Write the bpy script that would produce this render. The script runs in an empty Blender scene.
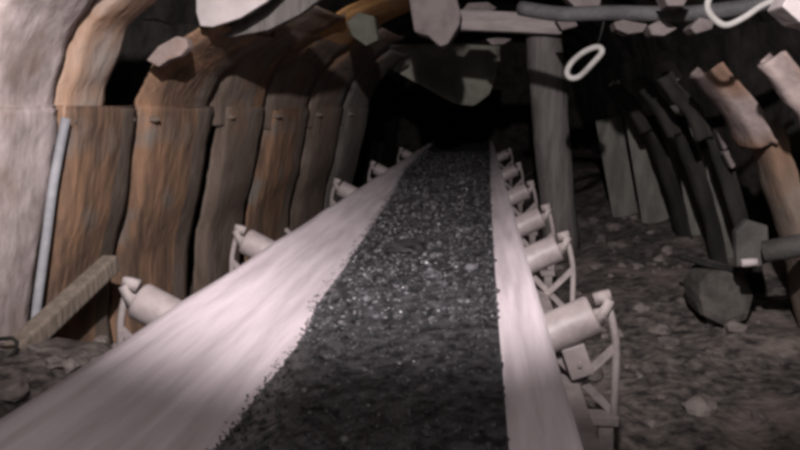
import bpy, bmesh, math, random
from mathutils import Vector, Matrix, noise, Euler

R = random.Random(7)
scn = bpy.context.scene
COL = scn.collection

# ------------------------------------------------------------------ camera
F = 720.0
PITCH = math.atan(117 / F)
YAW = math.radians(6.5)
CAM = Vector((0, 0, 1.23))
cd = bpy.data.cameras.new('camera'); cam = bpy.data.objects.new('camera', cd); COL.objects.link(cam)
cam.location = CAM
cam.rotation_euler = Euler((math.pi / 2 - PITCH, 0, YAW), 'XYZ')
cd.sensor_width = 36; cd.lens = F / 800 * 36; cd.clip_start = .02; cd.clip_end = 60
scn.camera = cam
RM = cam.rotation_euler.to_matrix()

def P(px, py, d):
    """world point seen at a pixel, d metres ahead along the belt"""
    v = RM @ Vector(((px - 400) / F, (225 - py) / F, -1))
    return CAM + v * (d / v.y)

# ------------------------------------------------------------------ materials
def mat(name, c1, c2, scale=6, stretch=(1, 1, 1), rough=.85, bump=.3, bscale=40, c3=None, metal=0.0, spec=.3, detail=6, lo=.38, hi=.62, c3scale=2.2, c3lo=.5, c3hi=.62):
    m = bpy.data.materials.new(name); m.use_nodes = True
    nt = m.node_tree; N = nt.nodes; L = nt.links
    b = N['Principled BSDF']
    tc = N.new('ShaderNodeTexCoord'); mp = N.new('ShaderNodeMapping'); mp.inputs['Scale'].default_value = stretch
    L.new(tc.outputs['Object'], mp.inputs['Vector'])
    n = N.new('ShaderNodeTexNoise'); n.inputs['Scale'].default_value = scale; n.inputs['Detail'].default_value = detail
    n.inputs['Roughness'].default_value = .65
    L.new(mp.outputs[0], n.inputs['Vector'])
    r = N.new('ShaderNodeValToRGB'); r.color_ramp.elements[0].position = lo; r.color_ramp.elements[1].position = hi
    r.color_ramp.elements[0].color = (*c1, 1); r.color_ramp.elements[1].color = (*c2, 1)
    L.new(n.outputs['Fac'], r.inputs['Fac'])
    out = r.outputs['Color']
    if c3:
        n3 = N.new('ShaderNodeTexNoise'); n3.inputs['Scale'].default_value = c3scale; n3.inputs['Detail'].default_value = 8
        L.new(tc.outputs['Object'], n3.inputs['Vector'])
        r3 = N.new('ShaderNodeValToRGB'); r3.color_ramp.elements[0].position = c3lo; r3.color_ramp.elements[1].position = c3hi
        L.new(n3.outputs['Fac'], r3.inputs['Fac'])
        mx = N.new('ShaderNodeMix'); mx.data_type = 'RGBA'
        L.new(r3.outputs['Color'], mx.inputs['Factor']); L.new(out, mx.inputs['A']); mx.inputs['B'].default_value = (*c3, 1)
        out = mx.outputs['Result']
    L.new(out, b.inputs['Base Color'])
    b.inputs['Roughness'].default_value = rough; b.inputs['Metallic'].default_value = metal
    b.inputs['Specular IOR Level'].default_value = spec
    if bump:
        nb = N.new('ShaderNodeTexNoise'); nb.inputs['Scale'].default_value = bscale; nb.inputs['Detail'].default_value = 5
        L.new(mp.outputs[0], nb.inputs['Vector'])
        bp = N.new('ShaderNodeBump'); bp.inputs['Strength'].default_value = bump; bp.inputs['Distance'].default_value = .02
        L.new(nb.outputs['Fac'], bp.inputs['Height']); L.new(bp.outputs[0], b.inputs['Normal'])
    return m

M = {
 'rock':   mat('dark_rock', (.015, .014, .0125), (.042, .037, .034), 5, rough=.95, bump=.8, bscale=9),
 'ground': mat('rubble_dust', (.022, .019, .018), (.14, .12, .11), 16, rough=.95, bump=1.0, bscale=26, c3=(.22, .18, .165), c3scale=3, c3lo=.52, c3hi=.75),
 'belt':   mat('dusty_rubber', (.50, .43, .457), (.76, .665, .71), 5, (6, .3, 3), rough=.8, bump=.12, bscale=14, lo=.3, hi=.66),
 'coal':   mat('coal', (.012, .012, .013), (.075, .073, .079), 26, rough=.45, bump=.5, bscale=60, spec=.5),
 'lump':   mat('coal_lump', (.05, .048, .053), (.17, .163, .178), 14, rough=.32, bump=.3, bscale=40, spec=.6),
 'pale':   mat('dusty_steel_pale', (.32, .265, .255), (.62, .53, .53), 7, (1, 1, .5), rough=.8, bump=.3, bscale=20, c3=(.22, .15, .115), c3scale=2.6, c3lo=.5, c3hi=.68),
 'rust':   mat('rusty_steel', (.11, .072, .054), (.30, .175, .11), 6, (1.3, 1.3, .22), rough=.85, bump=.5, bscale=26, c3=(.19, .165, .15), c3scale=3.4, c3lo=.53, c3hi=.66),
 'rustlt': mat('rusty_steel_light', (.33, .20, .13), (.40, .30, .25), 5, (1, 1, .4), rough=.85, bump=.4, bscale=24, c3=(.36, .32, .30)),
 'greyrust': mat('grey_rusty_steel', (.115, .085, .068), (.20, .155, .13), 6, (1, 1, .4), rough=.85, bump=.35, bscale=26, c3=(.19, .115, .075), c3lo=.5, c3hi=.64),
 'orange': mat('orange_rust', (.30, .15, .06), (.40, .22, .09), 6, (1, 1, .4), rough=.85, bump=.3, bscale=26, c3=(.25, .2, .15)),
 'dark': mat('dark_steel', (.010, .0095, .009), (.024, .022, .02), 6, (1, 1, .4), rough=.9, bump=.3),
 'paledull': mat('dusty_steel_grey', (.19, .15, .142), (.31, .25, .24), 7, rough=.85, bump=.4, bscale=24, c3=(.18, .11, .08)),
 'panel': mat('dim_board', (.10, .098, .088), (.16, .156, .14), 6, (2, 2, .5), rough=.9, bump=.3),
 'concrete': mat('drab_concrete', (.045, .041, .037), (.085, .077, .07), 12, rough=.95, bump=.6, bscale=20),
 'darkplate': mat('dark_plate', (.04, .037, .035), (.075, .07, .066), 7, rough=.8, bump=.3),
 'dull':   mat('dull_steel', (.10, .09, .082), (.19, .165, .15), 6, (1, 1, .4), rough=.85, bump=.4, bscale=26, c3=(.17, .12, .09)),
 'drab':   mat('drab_steel', (.075, .075, .068), (.12, .118, .108), 6, (1, 1, .4), rough=.9, bump=.4, bscale=20),
 'roller': mat('dusty_roller', (.23, .195, .195), (.34, .29, .29), 9, rough=.5, bump=.15, bscale=30, spec=.5),
 'frame':  mat('dusty_frame', (.20, .17, .168), (.30, .26, .255), 12, rough=.8, bump=.2),
 'timber': mat('grey_timber', (.085, .077, .073), (.145, .132, .126), 8, (3, 3, .4), rough=.9, bump=.5, bscale=20),
 'beam': mat('pale_timber', (.22, .19, .185), (.32, .28, .275), 8, (.5, 3, 3), rough=.9, bump=.4, bscale=20),
 'plank':  mat('dusty_plank', (.13, .105, .085), (.21, .17, .14), 8, (3, 3, .6), rough=.9, bump=.4, bscale=20),
 'white':  mat('white_plate', (.34, .30, .30), (.46, .41, .41), 4, rough=.6, bump=.1),
 'cable':  mat('pale_cable', (.26, .25, .24), (.36, .34, .33), 10, rough=.6, bump=.1),
 'hose':   mat('grey_hose', (.05, .048, .052), (.085, .08, .085), 10, rough=.7, bump=.2),
 'pipe':   mat('grey_pipe', (.20, .20, .22), (.29, .29, .31), 8, rough=.6, bump=.15),
 'black':  mat('black_iron', (.008, .008, .008), (.02, .018, .017), 8, rough=.8, bump=.2),
 'stone':  mat('stone', (.07, .06, .056), (.20, .17, .16), 9, rough=.95, bump=.7, bscale=25),
 'slab':   mat('roof_slab', (.11, .092, .09), (.17, .145, .142), 8, rough=.95, bump=.6, bscale=18),
 'sheet2': mat('greenish_board', (.065, .065, .052), (.10, .10, .082), 6, rough=.9, bump=.3),
 'sheet':  mat('drab_sheet', (.20, .195, .168), (.29, .283, .24), 5, rough=.9, bump=.3, bscale=8),
}

# ------------------------------------------------------------------ helpers
def link_mesh(name, V, Fc, m, parent=None, smooth=False, bevel=0):
    me = bpy.data.meshes.new(name)
    off = parent_off(parent)
    me.from_pydata([tuple(Vector(v) - off) for v in V], [], Fc)
    ms = m if isinstance(m, (list, tuple)) else [m]
    for x in ms: me.materials.append(x)
    bm = bmesh.new(); bm.from_mesh(me); bmesh.ops.recalc_face_normals(bm, faces=bm.faces)
    if bevel:
        es = [e for e in bm.edges if len(e.link_faces) == 2 and e.calc_face_angle(0) > .6]
        bmesh.ops.bevel(bm, geom=es, offset=bevel, segments=2, affect='EDGES', profile=.6, clamp_overlap=True)
    bm.to_mesh(me); bm.free()
    if smooth:
        for p in me.polygons: p.use_smooth = True
    o = bpy.data.objects.new(name, me); COL.objects.link(o)
    if parent: o.parent = parent
    return o

def parent_off(p):
    v = Vector((0, 0, 0))
    while p is not None:
        v += p.location; p = p.parent
    return v

def tag(o, label=None, cat=None, group=None, kind=None):
    if label: o['label'] = label
    if cat: o['category'] = cat
    if group: o['group'] = group
    if kind: o['kind'] = kind
    return o

def thing(name, loc, label, cat, group=None):
    o = bpy.data.objects.new(name, None); COL.objects.link(o); o.location = loc
    o.empty_display_size = .1
    return tag(o, label, cat, group)

class MB:
    def __init__(s): s.V = []; s.F = []
    def add(s, V, Fc):
        k = len(s.V); s.V += [Vector(v) for v in V]; s.F += [tuple(i + k for i in f) for f in Fc]; return s
    def build(s, name, m, parent=None, smooth=False, bevel=0): return link_mesh(name, s.V, s.F, m, parent, smooth, bevel)
    def box(s, c, size, rot=None):
        c = Vector(c); h = [x / 2 for x in size]
        V = [Vector((x * h[0], y * h[1], z * h[2])) for x in (-1, 1) for y in (-1, 1) for z in (-1, 1)]
        if rot is not None: V = [rot @ v for v in V]
        return s.add([c + v for v in V], [(0, 1, 3, 2), (4, 6, 7, 5), (0, 4, 5, 1), (2, 3, 7, 6), (0, 2, 6, 4), (1, 5, 7, 3)])
    def bar(s, a, b, w, t, up=Vector((0, 0, 1))):
        a = Vector(a); b = Vector(b); z = (b - a).normalized(); x = z.cross(up)
        if x.length < 1e-3: x = z.cross(Vector((1, 0, 0)))
        x.normalize(); y = z.cross(x)
        V = [p + x * i * w / 2 + y * j * t / 2 for p in (a, b) for i, j in ((-1, -1), (1, -1), (1, 1), (-1, 1))]
        return s.add(V, [(0, 1, 2, 3), (4, 5, 6, 7), (0, 1, 5, 4), (1, 2, 6, 5), (2, 3, 7, 6), (3, 0, 4, 7)])
    def tube(s, pts, r, n=12, closed=False, jit=0):
        pts = [Vector(p) for p in pts]; k = len(s.V); rings = []
        rs = r if isinstance(r, (list, tuple)) else [r] * len(pts)
        ref = None
        for i, p in enumerate(pts):
            if closed: t = pts[(i + 1) % len(pts)] - pts[i - 1]
            else: t = pts[min(i + 1, len(pts) - 1)] - pts[max(i - 1, 0)]
            t.normalize()
            if ref is None: ref = t.cross(Vector((.3, .2, 1))).normalized()
            x = (ref - t * ref.dot(t)).normalized(); ref = x; y = t.cross(x)
            ring = []
            for j in range(n):
                a = 2 * math.pi * j / n; rr = rs[i] * (1 + (jit * noise.noise(Vector((i * .7, j * 1.3, rs[i] * 90))) if jit else 0))
                ring.append(len(s.V)); s.V.append(p + x * math.cos(a) * rr + y * math.sin(a) * rr)
            rings.append(ring)
        m_ = len(rings)
        for i in range(m_ if closed else m_ - 1):
            a, b = rings[i], rings[(i + 1) % m_]
            for j in range(n): s.F.append((a[j], a[(j + 1) % n], b[(j + 1) % n], b[j]))
        if not closed: s.F.append(tuple(rings[0])); s.F.append(tuple(reversed(rings[-1])))
        return s
    def lathe(s, a, b, prof, n=24):
        """prof: list of (t along a->b in metres, radius)"""
        a = Vector(a); b = Vector(b); z = (b - a).normalized(); x = z.cross(Vector((0, 1, .01))).normalized()
        return s.tube_profile(a, z, x, prof, n)
    def tube_profile(s, a, z, x, prof, n):
        y = z.cross(x); rings = []
        for t, r in prof:
            ring = []
            for j in range(n):
                q = 2 * math.pi * j / n; ring.append(len(s.V)); s.V.append(a + z * t + (x * math.cos(q) + y * math.sin(q)) * r)
            rings.append(ring)
        for A, B in zip(rings, rings[1:]):
            for j in range(n): s.F.append((A[j], A[(j + 1) % n], B[(j + 1) % n], B[j]))
        s.F.append(tuple(rings[0])); s.F.append(tuple(reversed(rings[-1])))
        return s

def smooth_path(pts, n=6):
    pts = [Vector(p) for p in pts]; out = []
    for i in range(len(pts) - 1):
        p0 = pts[max(i - 1, 0)]; p1 = pts[i]; p2 = pts[i + 1]; p3 = pts[min(i + 2, len(pts) - 1)]
        for k in range(n):
            t = k / n
            out.append(.5 * ((2 * p1) + (p2 - p0) * t + (2 * p0 - 5 * p1 + 4 * p2 - p3) * t * t + (3 * p1 - p0 - 3 * p2 + p3) * t ** 3))
    out.append(pts[-1]); return out

def slab_from_outline(pts, depth, name, m, parent=None, bevel=.008, mid=0):
    """closed outline of world points, given thickness along +Y (away from the viewer)"""
    n = len(pts); V = [Vector(p) for p in pts]; c = sum(V, Vector()) / n
    B = [v + Vector((0, depth, 0)) for v in V]
    Fc = [tuple(range(n)), tuple(range(2 * n - 1, n - 1, -1))] + [(i, (i + 1) % n, n + (i + 1) % n, n + i) for i in range(n)]
    return link_mesh(name, V + B, Fc, m, parent, False, bevel)

ICO = None
def ico_data():
    global ICO
    if ICO is None:
        bm = bmesh.new(); bmesh.ops.create_icosphere(bm, subdivisions=1, radius=1); bm.verts.ensure_lookup_table()
        ICO = ([v.co.copy() for v in bm.verts], [tuple(v.index for v in f.verts) for f in bm.faces]); bm.free()
    return ICO
def lump_geo(c, r, rnd, flat=.75):
    V, Fc = ico_data(); rot = Euler((rnd.random() * 6, rnd.random() * 6, rnd.random() * 6)).to_matrix()
    s = Vector((r * rnd.uniform(.7, 1.25), r * rnd.uniform(.7, 1.25), r * rnd.uniform(.6, 1)))
    out = []
    for v in V:
        w = v * rnd.uniform(.75, 1.15); w = rot @ Vector((w.x * s.x, w.y * s.y, w.z * s.z)); w.z *= flat
        out.append(Vector(c) + w)
    return out, Fc
def rock_geo(c, r, rnd, flat=.7):
    bm = bmesh.new(); bmesh.ops.create_icosphere(bm, subdivisions=2, radius=1)
    o = Vector((rnd.random() * 50, rnd.random() * 50, rnd.random() * 50)); q = [rnd.uniform(.7, 1.3) for _ in range(3)]
    V = []
    for v in bm.verts:
        n_ = v.co.copy(); k = 1 + .55 * noise.noise(n_ * 1.1 + o) + .2 * noise.noise(n_ * 3 + o)
        V.append(Vector((n_.x * q[0], n_.y * q[1], n_.z * q[2] * flat)) * r * k + Vector(c))
    Fc = [tuple(v.index for v in f.verts) for f in bm.faces]; bm.free()
    return V, Fc

# ------------------------------------------------------------------ the setting
def ground_z(x, y):
    z = .04
    if x > .3: z = .06 + .055 * max(0, y - 1.8) * min(1, (x - .3) / .5) + .10 * max(0, x - .9)
    if x < -.7: z = .05 + min(.38, .62 * (-.7 - x)) * max(.12, min(1, 1 - (y - 2.3) / .6))
    z = min(z, .5)
    return z + .05 * noise.noise(Vector((x * 2.2, y * 2.2, 0))) + .025 * noise.noise(Vector((x * 7, y * 7, 3)))
def heightfield(name, x0, x1, y0, y1, nx, ny, zf, m):
    V = []; Fc = []
    for j in range(ny + 1):
        for i in range(nx + 1):
            x = x0 + (x1 - x0) * i / nx; y = y0 + (y1 - y0) * j / ny; V.append((x, y, zf(x, y)))
    for j in range(ny):
        for i in range(nx):
            a = j * (nx + 1) + i; Fc.append((a, a + 1, a + nx + 2, a + nx + 1))
    return link_mesh(name, V, Fc, m, None, True)
fl = heightfield('floor', -2.3, 2.3, -2.5, 14, 80, 240, ground_z, M['ground']); tag(fl, kind='structure')

def drift_l(y): return .12 * max(0, min(y, 8) - 3.1)
def drift_r(y): return .04 * max(0, min(y, 8) - 3.1)

def shell(name, prof, ysteps, m, k):
    V = []; Fc = []; n = len(prof(0))
    for y in ysteps:
        for i, (x, z) in enumerate(prof(y)):
            q = Vector((x * 1.7 + k, y * 1.7, z * 1.7)); w = .09 * noise.noise(q) + .04 * noise.noise(q * 3)
            V.append((x + w, y + .05 * noise.noise(q * 2), z + w * .7))
    for j in range(len(ysteps) - 1):
        for i in range(n - 1):
            a = j * n + i; Fc.append((a, a + 1, a + n + 1, a + n))
    return tag(link_mesh(name, V, Fc, m, None, True), kind='structure')
ys = [-2.5 + .15 * i for i in range(111)]
shell('wall_left', lambda y: [(-2.0 + drift_l(y) - .25 * (1 - t), -.1 + 1.85 * t) for t in [i / 14 for i in range(15)]], ys, M['rock'], 0)
shell('wall_right', lambda y: [(1.8 - drift_r(y) + .35 * (1 - t), -.1 + 1.85 * t) for t in [i / 14 for i in range(15)]], ys, M['rock'], 9)
def roofp(y):
    a = -2.05 + drift_l(y); b = 1.85 - drift_r(y)
    out = []
    for i in range(25):
        t = i / 24; x = a + (b - a) * t; u = 2 * t - 1
        out.append((x, 1.70 + .75 * math.sqrt(max(0, 1 - abs(u) ** 2.2))))
    return out
shell('ceiling', roofp, ys, M['rock'], 20)
bk = MB(); n_ = 14
for j in range(n_ + 1):
    for i in range(n_ + 1):
        x = -2.3 + 4.6 * i / n_; z = -.2 + 3.0 * j / n_
        bk.V.append(Vector((x, 13.5 + .35 * noise.noise(Vector((x * 2, z * 2, 5))), z)))
for j in range(n_):
    for i in range(n_): a = j * (n_ + 1) + i; bk.F.append((a, a + 1, a + n_ + 2, a + n_ + 1))
tag(bk.build('wall_back', M['rock'], None, True), kind='structure')

# ------------------------------------------------------------------ arch ribs
def profile_bulge(w, h, fl=.035, th=.014, skew=.0):
    """open convex channel section: (y offset, inward offset)"""
    outer = [(0, 0), (fl, 0)]
    k = 7
    for i in range(1, k):
        a = math.pi * i / k
        yy = fl + (w - 2 * fl) * (.5 - .5 * math.copysign(abs(math.cos(a)) ** .75, math.cos(a)))
        outer.append((yy, h * math.sin(a) ** .55))
    outer += [(w - fl, 0), (w, 0)]
    inner = [(y, n - th) for y, n in reversed(outer)]
    return outer + inner
def sweep(path, y0, prof, inward, ph=0, rough=.007, taper=None, yslope=0, shear=0):
    """path: list of Vector(x,z) ; inward: sign-giving function"""
    V = []; Fc = []; n = len(prof); wid = max(q[0] for q in prof)
    for i, p in enumerate(path):
        t = (path[min(i + 1, len(path) - 1)] - path[max(i - 1, 0)]).normalized()
        nx, nz = (t.y, -t.x)
        if inward * nx < 0 if abs(nx) > .2 else nz > 0: nx, nz = -nx, -nz
        f = 1 if taper is None else taper(i / (len(path) - 1))
        for (yy, nn) in prof:
            q = noise.noise(Vector((yy * 5 + ph, i * .22, ph))) + .6 * noise.noise(Vector((yy * 14 + ph, i * .5, ph)))
            nn2 = nn + rough * q * 1.6
            V.append(Vector((p.x + nx * nn2 + shear * (yy - wid / 2), y0 + yy * f + yslope * i / (len(path) - 1) + rough * q, p.y + nz * nn2)))
    for i in range(len(path) - 1):
        for j in range(n):
            a = i * n + j; b = i * n + (j + 1) % n; Fc.append((a, b, b + n, a + n))
    Fc.append(tuple(range(n))); Fc.append(tuple(reversed(range((len(path) - 1) * n, len(path) * n))))
    return V, Fc
def path2(pts, n=8): return smooth_path([Vector((x, z)) for x, z in pts], n)

LEG_L = [(-1.72, .12), (-1.69, .5), (-1.61, .81), (-1.535, 1.16), (-1.525, 1.24)]
ROOF_L = [(-1.56, 1.14), (-1.52, 1.32), (-1.43, 1.52), (-1.28, 1.67), (-1.14, 1.775), (-1.0, 1.86), (-.6, 2.03), (-.1, 2.12)]
def two_tone(o, n, split, ncol):
    """near half of every ring takes the first material, far half the second"""
    k = 0
    for p in o.data.polygons:
        if len(p.vertices) == 4:
            c = min(v % n for v in p.vertices); c = c if c < n / 2 else n - 2 - c
            p.material_index = 0 if c < split else 1
def left_rib(d0, d1, r0, r1, ml, mr, label, h=.042, dx=0, rdx=0, rdz=0, clamp=True, rend=None, fl=.012, sag=1.0, tip=None):
    dm = (d0 + d1) / 2; s = drift_l(dm) + dx
    root = thing('arch_rib', (-1.6 + s, dm, .1), label, 'rib', 'curved steel ribs along the left wall')
    ml = ml if isinstance(ml, tuple) else (ml, ml); mr = mr if isinstance(mr, tuple) else (mr, mr)
    pr = profile_bulge(d1 - d0, h, fl)
    V, Fc = sweep(path2([(x + s, z) for x, z in LEG_L]), d0, pr, 1, d0, shear=.12 if d0 > 3.05 else 0)
    o = link_mesh('leg', V, Fc, ml, root, True); two_tone(o, len(pr), 5, 2)
    pr = profile_bulge(r1 - r0, h * .9, fl)
    V, Fc = sweep(path2([(x + s + rdx, 1.14 + (z - 1.14) * sag + rdz) for x, z in (ROOF_L[:rend] if rend else ROOF_L)]), r0, pr, 1, d0 + 5, shear=.12 if d0 > 3.05 else 0)
    o = link_mesh('roof_bar', V, Fc, mr + ((tip,) if tip else ()), root, True); two_tone(o, len(pr), 5, 2)
    if tip:
        for p in o.data.polygons:
            if p.center.z + root.location.z > 1.66: p.material_index = 2
    if clamp:
        for yy in (d0 + .05, d1 - .06):
            MB().lathe((-1.56 + s, yy, 1.18), (-1.50 + s, yy, 1.18), [(0, .016), (.05, .016), (.052, .009), (.065, .009)], 6).build('clamp_bolt', ml[1], root, False)
    return root
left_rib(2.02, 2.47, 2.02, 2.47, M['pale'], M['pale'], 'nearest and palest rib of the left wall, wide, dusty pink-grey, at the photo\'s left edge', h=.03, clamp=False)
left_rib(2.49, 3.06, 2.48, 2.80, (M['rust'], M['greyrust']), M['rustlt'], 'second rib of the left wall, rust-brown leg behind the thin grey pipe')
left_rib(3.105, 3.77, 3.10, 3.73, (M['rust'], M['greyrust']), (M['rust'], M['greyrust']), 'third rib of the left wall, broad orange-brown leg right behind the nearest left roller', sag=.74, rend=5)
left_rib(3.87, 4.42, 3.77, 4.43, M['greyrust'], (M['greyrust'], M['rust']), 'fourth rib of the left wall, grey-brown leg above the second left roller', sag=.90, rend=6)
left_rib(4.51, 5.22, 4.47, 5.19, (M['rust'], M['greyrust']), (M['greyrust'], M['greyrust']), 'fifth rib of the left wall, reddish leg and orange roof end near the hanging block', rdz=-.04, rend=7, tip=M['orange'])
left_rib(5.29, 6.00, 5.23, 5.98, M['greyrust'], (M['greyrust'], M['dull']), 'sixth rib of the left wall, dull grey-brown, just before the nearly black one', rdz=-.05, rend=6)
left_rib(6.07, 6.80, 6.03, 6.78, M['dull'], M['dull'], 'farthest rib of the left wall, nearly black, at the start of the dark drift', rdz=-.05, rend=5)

LEG_R = [(1.60, .12), (1.50, .5), (1.36, .88), (1.27, 1.12), (1.24, 1.18)]
ROOF_R = [(1.26, 1.08), (1.17, 1.24), (1.02, 1.41), (.82, 1.60), (.58, 1.82), (.25, 2.02)]
def right_rib(d0, d1, ml, mr, label, h=.06, dx=0, dz=0, rend=None):
    dm = (d0 + d1) / 2; s = -drift_r(dm) + dx
    root = thing('arch_rib', (1.5 + s, dm, .1), label, 'rib', 'curved steel ribs along the right wall')
    V, Fc = sweep(path2([(x + s, z + dz * min(1, z)) for x, z in LEG_R]), d0, profile_bulge(d1 - d0, h), -1, d0)
    link_mesh('leg', V, Fc, ml, root, True)
    V, Fc = sweep(path2([(x + s - .03, z + dz) for x, z in (ROOF_R[:rend] if rend else ROOF_R)]), d0 - .02, profile_bulge(d1 - d0, h), -1, d0 + 5)
    link_mesh('roof_bar', V, Fc, mr, root, True)
    return root
right_rib(2.62, 2.80, M['rustlt'], M['paledull'], 'nearest rib of the right wall, pale pink, cut by the photo\'s right edge', rend=3)
right_rib(3.22, 3.60, M['greyrust'], M['paledull'], 'second rib of the right wall, orange-brown leg with a pale curved upper piece', rend=3)
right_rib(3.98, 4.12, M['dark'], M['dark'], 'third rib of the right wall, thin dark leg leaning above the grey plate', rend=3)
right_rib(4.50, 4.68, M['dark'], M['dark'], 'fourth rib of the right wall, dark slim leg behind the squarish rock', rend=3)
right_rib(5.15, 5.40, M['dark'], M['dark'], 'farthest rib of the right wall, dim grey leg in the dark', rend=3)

# ------------------------------------------------------------------ conveyor
BX0, BX1 = -.834, .17
def belt_z(x):
    if x < -.56: return .565 + (.56 + x) / (BX0 + .56) * .135
    if x > -.10: return .565 + (x + .10) / (BX1 + .10) * .135
    return .565
def belt_mesh():
    xs = [BX0 + (BX1 - BX0) * i / 40 for i in range(41)]; n = len(xs); V = []; Fc = []
    yy = [-1.2 + .1 * j for j in range(137)]
    def z(x, y):
        k = .25 * (1 if -.62 > x or x > -.04 else 0)
        return sum(belt_z(min(BX1, max(BX0, x + o))) for o in (-.05, -.025, 0, .025, .05)) / 5 + (-.006 * abs(math.sin((y - 1.9) / .92 * math.pi)))
    for y in yy:
        ring = [(x, y, z(x, y)) for x in xs] + [(x, y, z(x, y) - .012) for x in reversed(xs)]
        V += ring
    m = 2 * n
    for j in range(len(yy) - 1):
        for i in range(m):
            a = j * m + i; b = j * m + (i + 1) % m; Fc.append((a, b, b + m, a + m))
    Fc.append(tuple(range(m))); Fc.append(tuple(reversed(range((len(yy) - 1) * m, len(yy) * m))))
    return link_mesh('conveyor_belt', V, Fc, M['belt'], None, True)
tag(belt_mesh(), 'long troughed conveyor belt coated in pinkish dust, running into the dark', 'conveyor belt')

def lerp_tab(t, tab):
    for (a, va), (b, vb) in zip(tab, tab[1:]):
        if t <= b: return va + (vb - va) * max(0, (t - a)) / (b - a)
    return tab[-1][1]
def coal_l(y):
    return lerp_tab(y, [(0, -.50), (1.5, -.51), (2.0, -.51), (2.35, -.55), (3.2, -.575), (5.2, -.64), (6.6, -.72), (9, -.76), (14, -.78)])
def coal_r(y): return lerp_tab(y, [(0, .058), (2, .053), (5, .06), (9, .10), (14, .12)])
def coal_top(x, y):
    l, r = coal_l(y), coal_r(y); t = (x - l) / (r - l)
    base = belt_z(x)
    e = min(1, t / .28) if t < .5 else min(1, (1 - t) / .10)
    e = max(0, e); e = e * (2 - e)
    top = .615 + .035 * t + .012 * noise.noise(Vector((x * 6, y * 4, 1))) + .02 * noise.noise(Vector((x * 2.5, y * 2, 8)))
    return base + .002 + max(.0, (max(top, base + .004) - base)) * e
coal = MB(); nx = 30; ny = 620
for j in range(ny + 1):
    y = -.6 + 13 * j / ny
    jl = .016 * noise.noise(Vector((0, y * 26, 0))) + .012 * noise.noise(Vector((4, y * 60, 0)))
    for i in range(nx + 1):
        t = i / nx; l, r = coal_l(y), coal_r(y)
        x = l + (r - l) * t
        z = coal_top(x, y) + (.006 * noise.noise(Vector((x * 45, y * 45, 0))) + .004 * noise.noise(Vector((x * 90, y * 90, 2)))) * min(1, 8 * t * (1 - t))
        coal.V.append(Vector((x + jl * (1 - t) ** 3, y, z)))
for j in range(ny):
    for i in range(nx): a = j * (nx + 1) + i; coal.F.append((a, a + 1, a + nx + 2, a + nx + 1))
mids = []
for k in range(9000):
    y = .9 + 9 * R.random() ** 1.5
    l, r = coal_l(y), coal_r(y)
    t = R.random() if R.random() < .85 else R.gauss(.0, .02)
    x = l + (r - l) * t
    if x > r: continue
    rr = R.choice((.004, .004, .005, .006, .007, .010)) * (.8 if y < 1.9 else 1.35)
    if t < .02: rr = .0032 if y < 2 else .0045
    z = coal_top(max(x, l), y) if x > l else belt_z(x)
    coal.add(*lump_geo((x, y, z + rr * .3), rr, R))
    pd = (.05 + .40 * min(1, max(0, (y - 1.75) / .5))) * (1 if t < .78 else .15)  # fewer pale lumps up close and at right: shade put into the colour
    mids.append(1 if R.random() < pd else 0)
nbed = nx * ny
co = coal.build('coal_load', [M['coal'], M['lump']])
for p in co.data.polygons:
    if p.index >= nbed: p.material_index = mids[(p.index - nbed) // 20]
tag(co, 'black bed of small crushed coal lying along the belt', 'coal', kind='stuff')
for k in range(16):
    while True:
        y = R.uniform(1.95, 6.2); t = R.uniform(.12, .9); x = coal_l(y) + (coal_r(y) - coal_l(y)) * t
        break
    rr = R.uniform(.012, .022)
    V, Fc = rock_geo((x, y, coal_top(x, y) + rr * .35), rr, R, .75)
    tag(link_mesh('coal_lump', V, Fc, M['lump']), 'dusty grey coal lump lying on the black coal bed', 'coal lump', 'larger lumps on the coal bed')
for px, py, rr, lab in ((404, 252, .075, 'biggest flat dark coal lump, in the middle of the coal bed'), (331, 361, .04, 'black coal lump near the left edge of the coal bed, closest to the camera')):
    d = .6 * F / (py - 108); c = P(px, py, d)
    V, Fc = rock_geo((c.x, c.y, coal_top(c.x, c.y) + rr * .12), rr, R, .42)
    V = [Vector((c.x + (v.x - c.x) * 1.35, v.y, v.z)) for v in V]
    tag(link_mesh('coal_lump', V, Fc, M['coal']), lab, 'coal lump')

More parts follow.
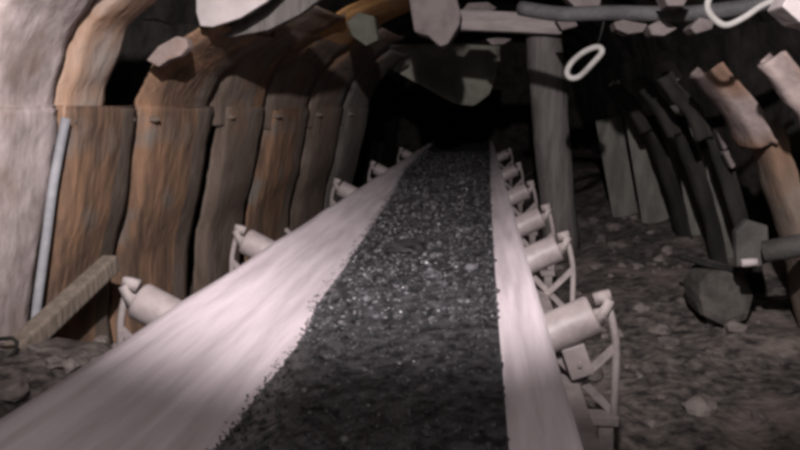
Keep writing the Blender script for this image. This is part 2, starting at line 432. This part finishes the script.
# idler sets
def make_idler(label):
    root = thing('idler_set', (-.332, 0, .40), label, 'idler', 'roller stations under the conveyor belt')
    ang = math.atan(.135 / .27); ca, sa = math.cos(ang), math.sin(ang)
    def rp(L, r): return [(0, r * .5), (.001, r * .93), (.008, r), (L - .008, r), (L - .001, r * .93), (L, r * .5), (L - .004, r * .45)]
    MB().lathe((-.53, 0, .486), (-.13, 0, .486), rp(.40, .055), 28).build('roller', M['roller'], root, True)
    for s in (1, -1):
        cx = -.332
        def X(x): return cx + s * (x - cx)
        a = Vector((X(-.03), 0, .521)); b = Vector((X(.305), 0, .521 + .335 * sa / ca))
        L = (b - a).length
        ro = MB().lathe(a, b, rp(L, .055), 28).build('roller', M['roller'], root, True); ro['side'] = s
        u = (b - a).normalized()
        MB().lathe(a + u * (L - .004), a + u * (L + .022), [(0, .013), (.02, .013), (.026, .010)], 12).build('axle', M['frame'], ro, True)
        # outer strap that carries the axle end
        ez = b.z
        pts = [(X(.318), 0, ez + .055), (X(.335), 0, ez + .03), (X(.352), 0, ez - .02), (X(.365), 0, ez - .09), (X(.367), 0, ez - .2), (X(.367), 0, .40)]
        br = MB().tube(smooth_path(pts, 4), .011, 8)
        br.box((X(.326), 0, ez + .012), (.022, .05, .07), Matrix.Rotation(s * .4, 3, 'Y'))
        br.box((X(.322), 0, ez + .048), (.044, .034, .03), Matrix.Rotation(-s * .3, 3, 'Y'))
        br.build('bracket', M['frame'], root, True)['side'] = s
        xb = MB().bar((X(.362), .0, .60), (X(.20), .0, .425), .022, .01, Vector((0, 1, 0)))
        xb.bar((X(.205), .014, .57), (X(.362), .014, .415), .022, .01, Vector((0, 1, 0)))
        xb.build('cross_brace', M['frame'], root, False, .002)
        lg = MB().bar((X(.345), 0, .395), (X(.36), 0, .02), .04, .03, Vector((0, 1, 0)))
        lg.build('leg', M['frame'], root, False, .003)
    MB().box((-.332, 0, .398), (1.42, .05, .028)).build('base_beam', M['frame'], root, False, .004)
    return root
ilabels = ['nearest belt roller set, its right roller large with a square plate below',
           'second belt roller set from the camera, X-braced, at the foot of the post',
           'third belt roller set from the camera, right bracket against the post',
           'fourth belt roller set from the camera, small bright ends at both belt edges',
           'fifth belt roller set from the camera, dim, a faint glint at the left belt edge',
           'farthest belt roller set, at the dark end of the belt']
src = make_idler(ilabels[0])
for k in range(6):
    if k == 0: r = src
    else:
        r = src.copy(); COL.objects.link(r); r['label'] = ilabels[k]
        for ch in list(src.children):
            if k == 2 and ch.get('side') == -1: continue
            c = ch.copy(); COL.objects.link(c); c.parent = r
            for g in ch.children:
                q = g.copy(); COL.objects.link(q); q.parent = c
    r.location.y = (1.9, 2.84, 3.66, 4.85, 6.5, 8.8)[k]
# the plate exists only on the nearest set
pl = MB(); pl.box((.262, 1.87, .565), (.062, .012, .088), Matrix.Rotation(-.35, 3, 'Y')); pl.box((.266, 1.861, .56), (.012, .01, .016))
pl.build('plate', M['roller'], src, False, .004)
for s, lab in ((1, 'steel side rail under the right edge of the belt'), (-1, 'steel side rail under the left edge of the belt')):
    x = -.332 + s * .60
    b = MB()
    b.box((x, 5.6, .425 + .032), (.012, 13.2, .064)); b.box((x - s * .02, 5.6, .42), (.04, 13.2, .01)); b.box((x - s * .02, 5.6, .494), (.04, 13.2, .01))
    tag(b.build('side_rail', M['frame'], None, False, .002), lab, 'rail')

# ------------------------------------------------------------------ post, beam and roof pieces
def log(name, a, b, r, m, parent=None, n=12, jit=.12, seg=10):
    a = Vector(a); b = Vector(b)
    pts = [a.lerp(b, i / seg) + Vector((.006 * noise.noise(Vector((i * .8, r * 30, 0))), .006 * noise.noise(Vector((i * .8, r * 30, 9))), 0)) for i in range(seg + 1)]
    return MB().tube(pts, r, n, jit=jit).build(name, m, parent, True)
pt, pb = P(542, 16, 5.3), P(562, 250, 5.3)
pb2 = pt + (pb - pt) * 1.0; pb2.z = ground_z(pb2.x, 5.3) - .03
tag(log('support_post', pt, pb2, .128, M['timber']), 'thick grey timber post standing right of the belt', 'post')
ba, bb = P(428, 14, 5.28), P(572, 30, 5.28)
o = MB(); o.bar(P(425, 19, 5.12), P(562, 25, 5.12), .13, .135, Vector((0, 0, 1)))
tag(o.build('crossbeam', M['beam'], None, False, .02), 'grey crossbeam resting on the post, level under the roof', 'beam')
tag(slab_from_outline([P(402, -40, 4.2), P(448, -40, 4.2), P(461, 14, 4.2), P(460, 24, 4.2), P(448, 44, 4.2), P(440, 47, 4.2), P(428, 36, 4.2), P(414, 32, 4.2)], .25, 'hanging_block', M['slab'], None, .02), 'pale pink-grey block with a pointed end hanging from the roof above the belt', 'block')

# pale plate and grey strip at upper left
tag(slab_from_outline([P(196, -30, 3.0), P(298, -30, 3.0), P(266, 2, 3.0), P(240, 18, 3.0), P(212, 27, 3.0), P(200, 26, 3.0), P(196, 12, 3.0)], .03, 'metal_plate', M['white'], None, .006), 'bright whitish plate wedged against the roof, upper left', 'plate')
tag(slab_from_outline([P(x, y, 4.38) for x, y in ((346, 22), (358, 12), (374, 16), (378, 40), (366, 46), (352, 36))], .10, 'wooden_board', M['sheet2'], None, .01), 'short greenish-grey board end beside the orange roof bar', 'board')
tag(slab_from_outline([P(214, 27, 3.2), P(262, 12, 3.2), P(300, -20, 3.2), P(345, -20, 3.2), P(300, 14, 3.2), P(268, 30, 3.2), P(225, 38, 3.2)], .06, 'wooden_board', M['timber'], None, .008), 'grey board running up under the bright whitish plate', 'board')
tag(slab_from_outline([P(x, y, 2.95) for x, y in ((146, 60), (158, 46), (176, 36), (186, 38), (188, 47), (180, 56), (168, 60), (158, 67))], .06, 'wedge_stone', M['paledull'], None, .008), 'small pale stone stuck in the black gap between the left ribs', 'stone')

# thin pipe, diagonal plank, iron hook at left
tag(MB().tube(smooth_path([P(66, 118, 2.45), P(54, 180, 2.42), P(46, 240, 2.4), P(37, 305, 2.38), P(34, 340, 2.37)], 4), .017, 10).build('thin_pipe', M['pipe'], None, True), 'thin blue-grey pipe standing in front of the left wall ribs', 'pipe')
o = MB(); o.bar(P(12, 355, 2.15), P(112, 262, 2.75), .07, .07, Vector((0, 0, 1)))
tag(o.build('diagonal_plank', M['plank'], None, False, .01), 'brown plank slanting across the base of the left ribs', 'plank')
hk = thing('iron_hook', P(8, 347, 2.1), 'small black iron hook at the lower end of the slanting plank', 'hook')
MB().tube([P(-12, 340, 2.08), P(12, 338, 2.08), P(17, 342, 2.08), P(16, 352, 2.08), P(8, 357, 2.08), P(-12, 356, 2.08)], .007, 8).build('hook_bar', M['black'], hk, True)

# cable loops, hose, slabs at the upper right
def cable(name, pts, r, m, label, cat='cable', closed=False, n=5):
    pts = [Vector(p) for p in pts]
    if closed:
        q = pts + pts[:3]; s = smooth_path(q, n); s = s[n:n + n * len(pts)]
        o = MB().tube(s, r, 10, True).build(name, m, None, True)
    else: o = MB().tube(smooth_path(pts, n), r, 10).build(name, m, None, True)
    return tag(o, label, cat)
cable('cable_loop', [P(567, 72, 3.5), P(572, 62, 3.5), P(584, 52, 3.48), P(597, 47, 3.46), P(602, 52, 3.45), P(592, 64, 3.47), P(580, 76, 3.5), P(571, 78, 3.5)], .014, M['cable'], 'small white cable loop hanging right of the post top', closed=True)
lo_ = [o for o in COL.objects if o.name == 'cable_loop'][0]
MB().tube([P(597, 47, 3.46), P(601, 34, 3.43), P(604, 21, 3.41)], .004, 6).build('tie_wire', M['black'], lo_, True)
cable('white_cable', [P(715, -14, 2.6), P(708, 2, 2.6), P(709, 12, 2.6), P(718, 22, 2.6), P(728, 25, 2.6), P(745, 17, 2.6), P(765, 4, 2.6), P(800, -8, 2.6)], .011, M['cable'], 'white cable sagging from the roof in the upper right corner')
cable('grey_hose', [P(520, 8, 3.6), P(560, 14, 3.5), P(610, 13, 3.4), P(660, 14, 3.3), P(700, 13, 3.2), P(760, 4, 3.1), P(830, -20, 3.0)], .034, M['hose'], 'dark grey hose strung along the roof right of the post', 'hose')
for pts, d, lab in (
    ([(614, 22), (630, 18), (648, 24), (643, 32), (628, 34), (616, 29)], 3.36, 'flat pinkish roof stone under the middle of the grey hose'),
    ([(648, 26), (662, 19), (678, 28), (664, 36), (652, 35)], 3.28, 'small pale roof stone beside the flat pinkish one under the hose'),
    ([(690, 28), (700, 17), (716, 20), (712, 29), (696, 34)], 3.17, 'roof stone tucked under the bend of the white cable'),
    ([(560, -8), (602, -8), (600, 8), (590, 13), (576, 8)], 3.9, 'pale roof stone above the top of the post'),
    ([(662, -6), (690, -6), (684, 6), (668, 6)], 3.0, 'small pinkish roof stone at the top edge over the hose'),
    ([(782, 6), (800, -24), (832, -30), (836, 20), (818, 26), (800, 22)], 2.3, 'bright white stone in the upper right corner'),
    ([(556, 20), (574, 16), (578, 26), (562, 30)], 4.2, 'dim grey roof stone right beside the beam end'),
    ([(462, 10), (468, 3), (488, 2), (497, 8), (492, 11)], 5.1, 'flat pale stone lying on top of the crossbeam'),
    ([(486, 39), (500, 37), (512, 39), (504, 44), (492, 45)], 5.3, 'small grey stone under the crossbeam near the post'),
    ([(689, 113), (697, 117), (706, 130), (699, 132)], 4.0, 'upper small pale splinter beside the dark right-hand ribs'),
    ([(715, 128), (723, 127), (731, 146), (724, 150)], 3.9, 'middle small pale splinter beside the dark right-hand ribs'),
    ([(723, 152), (731, 150), (739, 164), (732, 169)], 3.88, 'lowest small pale splinter beside the dark right-hand ribs'),
    ([(660, 62), (672, 60), (684, 76), (674, 84)], 4.2, 'pale splinter hanging left of the curved pale rib')):
    tag(slab_from_outline([P(x, y, d) for x, y in pts], .05 if 'splinter' in lab else .12, 'wedged_splinter' if 'splinter' in lab else 'wedged_stone', M['white'] if 'white stone' in lab else M['slab'], None, .006), lab, 'splinter' if 'splinter' in lab else 'stone')

# far drab sheet hanging over the belt
def sheet():
    n = 24; mrows = 8; V = []; Fc = []
    for side in (0, 1):
        for j in range(mrows + 1):
            for i in range(n + 1):
                u = i / n; px = 372 + 128 * u; bot = lerp_tab(u, [(0, 60), (.2, 72), (.45, 90), (.65, 104), (.8, 106), (.92, 94), (1, 62)])
                py = 46 + (bot - 46) * j / mrows
                p = P(px, py, 7.6); p.y += .25 * math.sin(math.pi * u) * (-1) + .1 * math.sin(j / mrows * 3) + side * .03
                V.append(p)
    w = n + 1; tot = (mrows + 1) * w
    for j in range(mrows):
        for i in range(n):
            a = j * w + i; Fc += [(a, a + 1, a + w + 1, a + w), (tot + a, tot + a + w, tot + a + w + 1, tot + a + 1)]
    rim = [i for i in range(w)] + [j * w + n for j in range(1, mrows + 1)] + [mrows * w + i for i in range(n - 1, -1, -1)] + [j * w for j in range(mrows - 1, 0, -1)]
    for a, b in zip(rim, rim[1:] + rim[:1]): Fc.append((a, b, tot + b, tot + a))
    return link_mesh('hanging_sheet', V, Fc, M['sheet'], None, True)
tag(sheet(), 'drab sagging sheet hanging from the roof over the far end of the belt', 'sheet')

# ------------------------------------------------------------------ right side clutter
tag(slab_from_outline([P(736, 232, 3.1), P(748, 220, 3.1), P(768, 226, 3.1), P(770, 262, 3.1), P(752, 270, 3.1), P(737, 266, 3.1)], .05, 'steel_plate', M['darkplate'], None, .006), 'grey steel plate leaning at the foot of the right ribs', 'plate')
tag(MB().lathe(P(741, 263, 3.0), P(757, 262, 3.0), [(0, .012), (.002, .017), (.06, .017), (.062, .012)], 16).build('can', M['white'], None, True), 'small bright can lying in front of the grey steel plate', 'can')
tag(MB().tube(smooth_path([P(680, 256, 3.6), P(705, 264, 3.5), P(735, 270, 3.4), P(750, 268, 3.3)], 4), .014, 8).build('dark_bar', M['black'], None, True), 'black bar lying over the squarish rock', 'bar')
tag(MB().tube([P(764, 252, 3.0), P(830, 240, 2.9)], .045, 14).build('stub_pipe', M['darkplate'], None, True), 'grey pipe end sticking in from the right, above the rubble', 'pipe')
tag(slab_from_outline([P(x, y, 3.4) for x, y in ((702, 318), (698, 296), (708, 276), (728, 270), (748, 277), (756, 296), (750, 322), (726, 330))], .3, 'squared_rock', M['concrete'], None, .045), 'drab squarish rock sitting on the rubble below the black bar', 'rock')

for k, (px0, px1, d, py0) in enumerate(((598, 622, 6.3, 118), (628, 678, 5.9, 110), (676, 698, 5.3, 128), (706, 722, 4.7, 150))):
    a = P((px0 + px1) / 2 - 2, py0, d); b = P((px0 + px1) / 2 + 16, 214, d); b.z = ground_z(b.x, d) - .02
    o = MB().bar(a, b, (px1 - px0) / F * d, .03, Vector((0, 1, 0)))
    tag(o.build('lagging_board', M['panel'], None, False, .006), ['dim upright board just right of the post', 'wide dim upright board, second from the post', 'dim narrow upright board, third from the post', 'dim narrow upright board nearest the leaning right ribs'][k], 'board', 'upright boards lining the right wall')

for k in range(90):
    y = R.uniform(1.9, 6.3); x = R.uniform(.5, 1.45 - .06 * max(0, y - 3))
    if abs(y - 5.3) < .3 and x < .85: continue
    rr = R.choice((.015, .02, .025, .03, .035, .05))
    V, Fc = rock_geo((x, y, ground_z(x, y) + rr * .25), rr, R, .65)
    tag(link_mesh('rubble_stone', V, Fc, M['stone'], None, False), 'dusty grey-brown stone lying in the rubble along the right wall', 'stone', 'stones on the right-hand floor')
for k in range(26):
    y = R.uniform(1.5, 3.4); x = R.uniform(-1.5, -1.02)
    rr = R.choice((.02, .03, .04, .05))
    V, Fc = rock_geo((x, y, ground_z(x, y) + rr * .25), rr, R, .65)
    tag(link_mesh('rubble_stone', V, Fc, M['stone'], None, False), 'dusty brown stone lying between the belt and the left wall', 'stone', 'stones left of the belt')

# ------------------------------------------------------------------ light: fitted spot above the camera standing in for its flash, plus added fill
def spot(name, loc, tgt, energy, size, blend, col=(1, .93, .92), rad=.04):
    l = bpy.data.lights.new(name, 'SPOT'); l.energy = energy; l.spot_size = math.radians(size); l.spot_blend = blend; l.color = col; l.shadow_soft_size = rad
    o = bpy.data.objects.new(name, l); COL.objects.link(o); o.location = loc
    o.rotation_euler = (Vector(tgt) - Vector(loc)).to_track_quat('-Z', 'Y').to_euler(); return o
spot('flash_spot', (-.06, -.04, 2.22), P(389.24, -349.14, 3.2), 625, 125.2, .38, rad=.03)
fl_ = bpy.data.lights.new('fill_lamp', 'POINT'); fl_.energy = 27; fl_.shadow_soft_size = .15; fl_.color = (1, .97, .93)
fo = bpy.data.objects.new('fill_lamp', fl_); COL.objects.link(fo); fo.location = (-.05, -.15, 1.92)

w = bpy.data.worlds.new('dark'); scn.world = w; w.use_nodes = True
w.node_tree.nodes['Background'].inputs['Color'].default_value = (.02, .019, .019, 1); w.node_tree.nodes['Background'].inputs['Strength'].default_value = .3

for o in scn.objects:
    if 'side' in o: del o['side']
scn.view_settings.view_transform = 'Standard'; scn.view_settings.look = 'None'; scn.view_settings.gamma = 1
scn.view_settings.exposure = 0; scn.view_settings.use_curve_mapping = False
try: scn.cycles.filter_width = 3.4
except Exception: pass
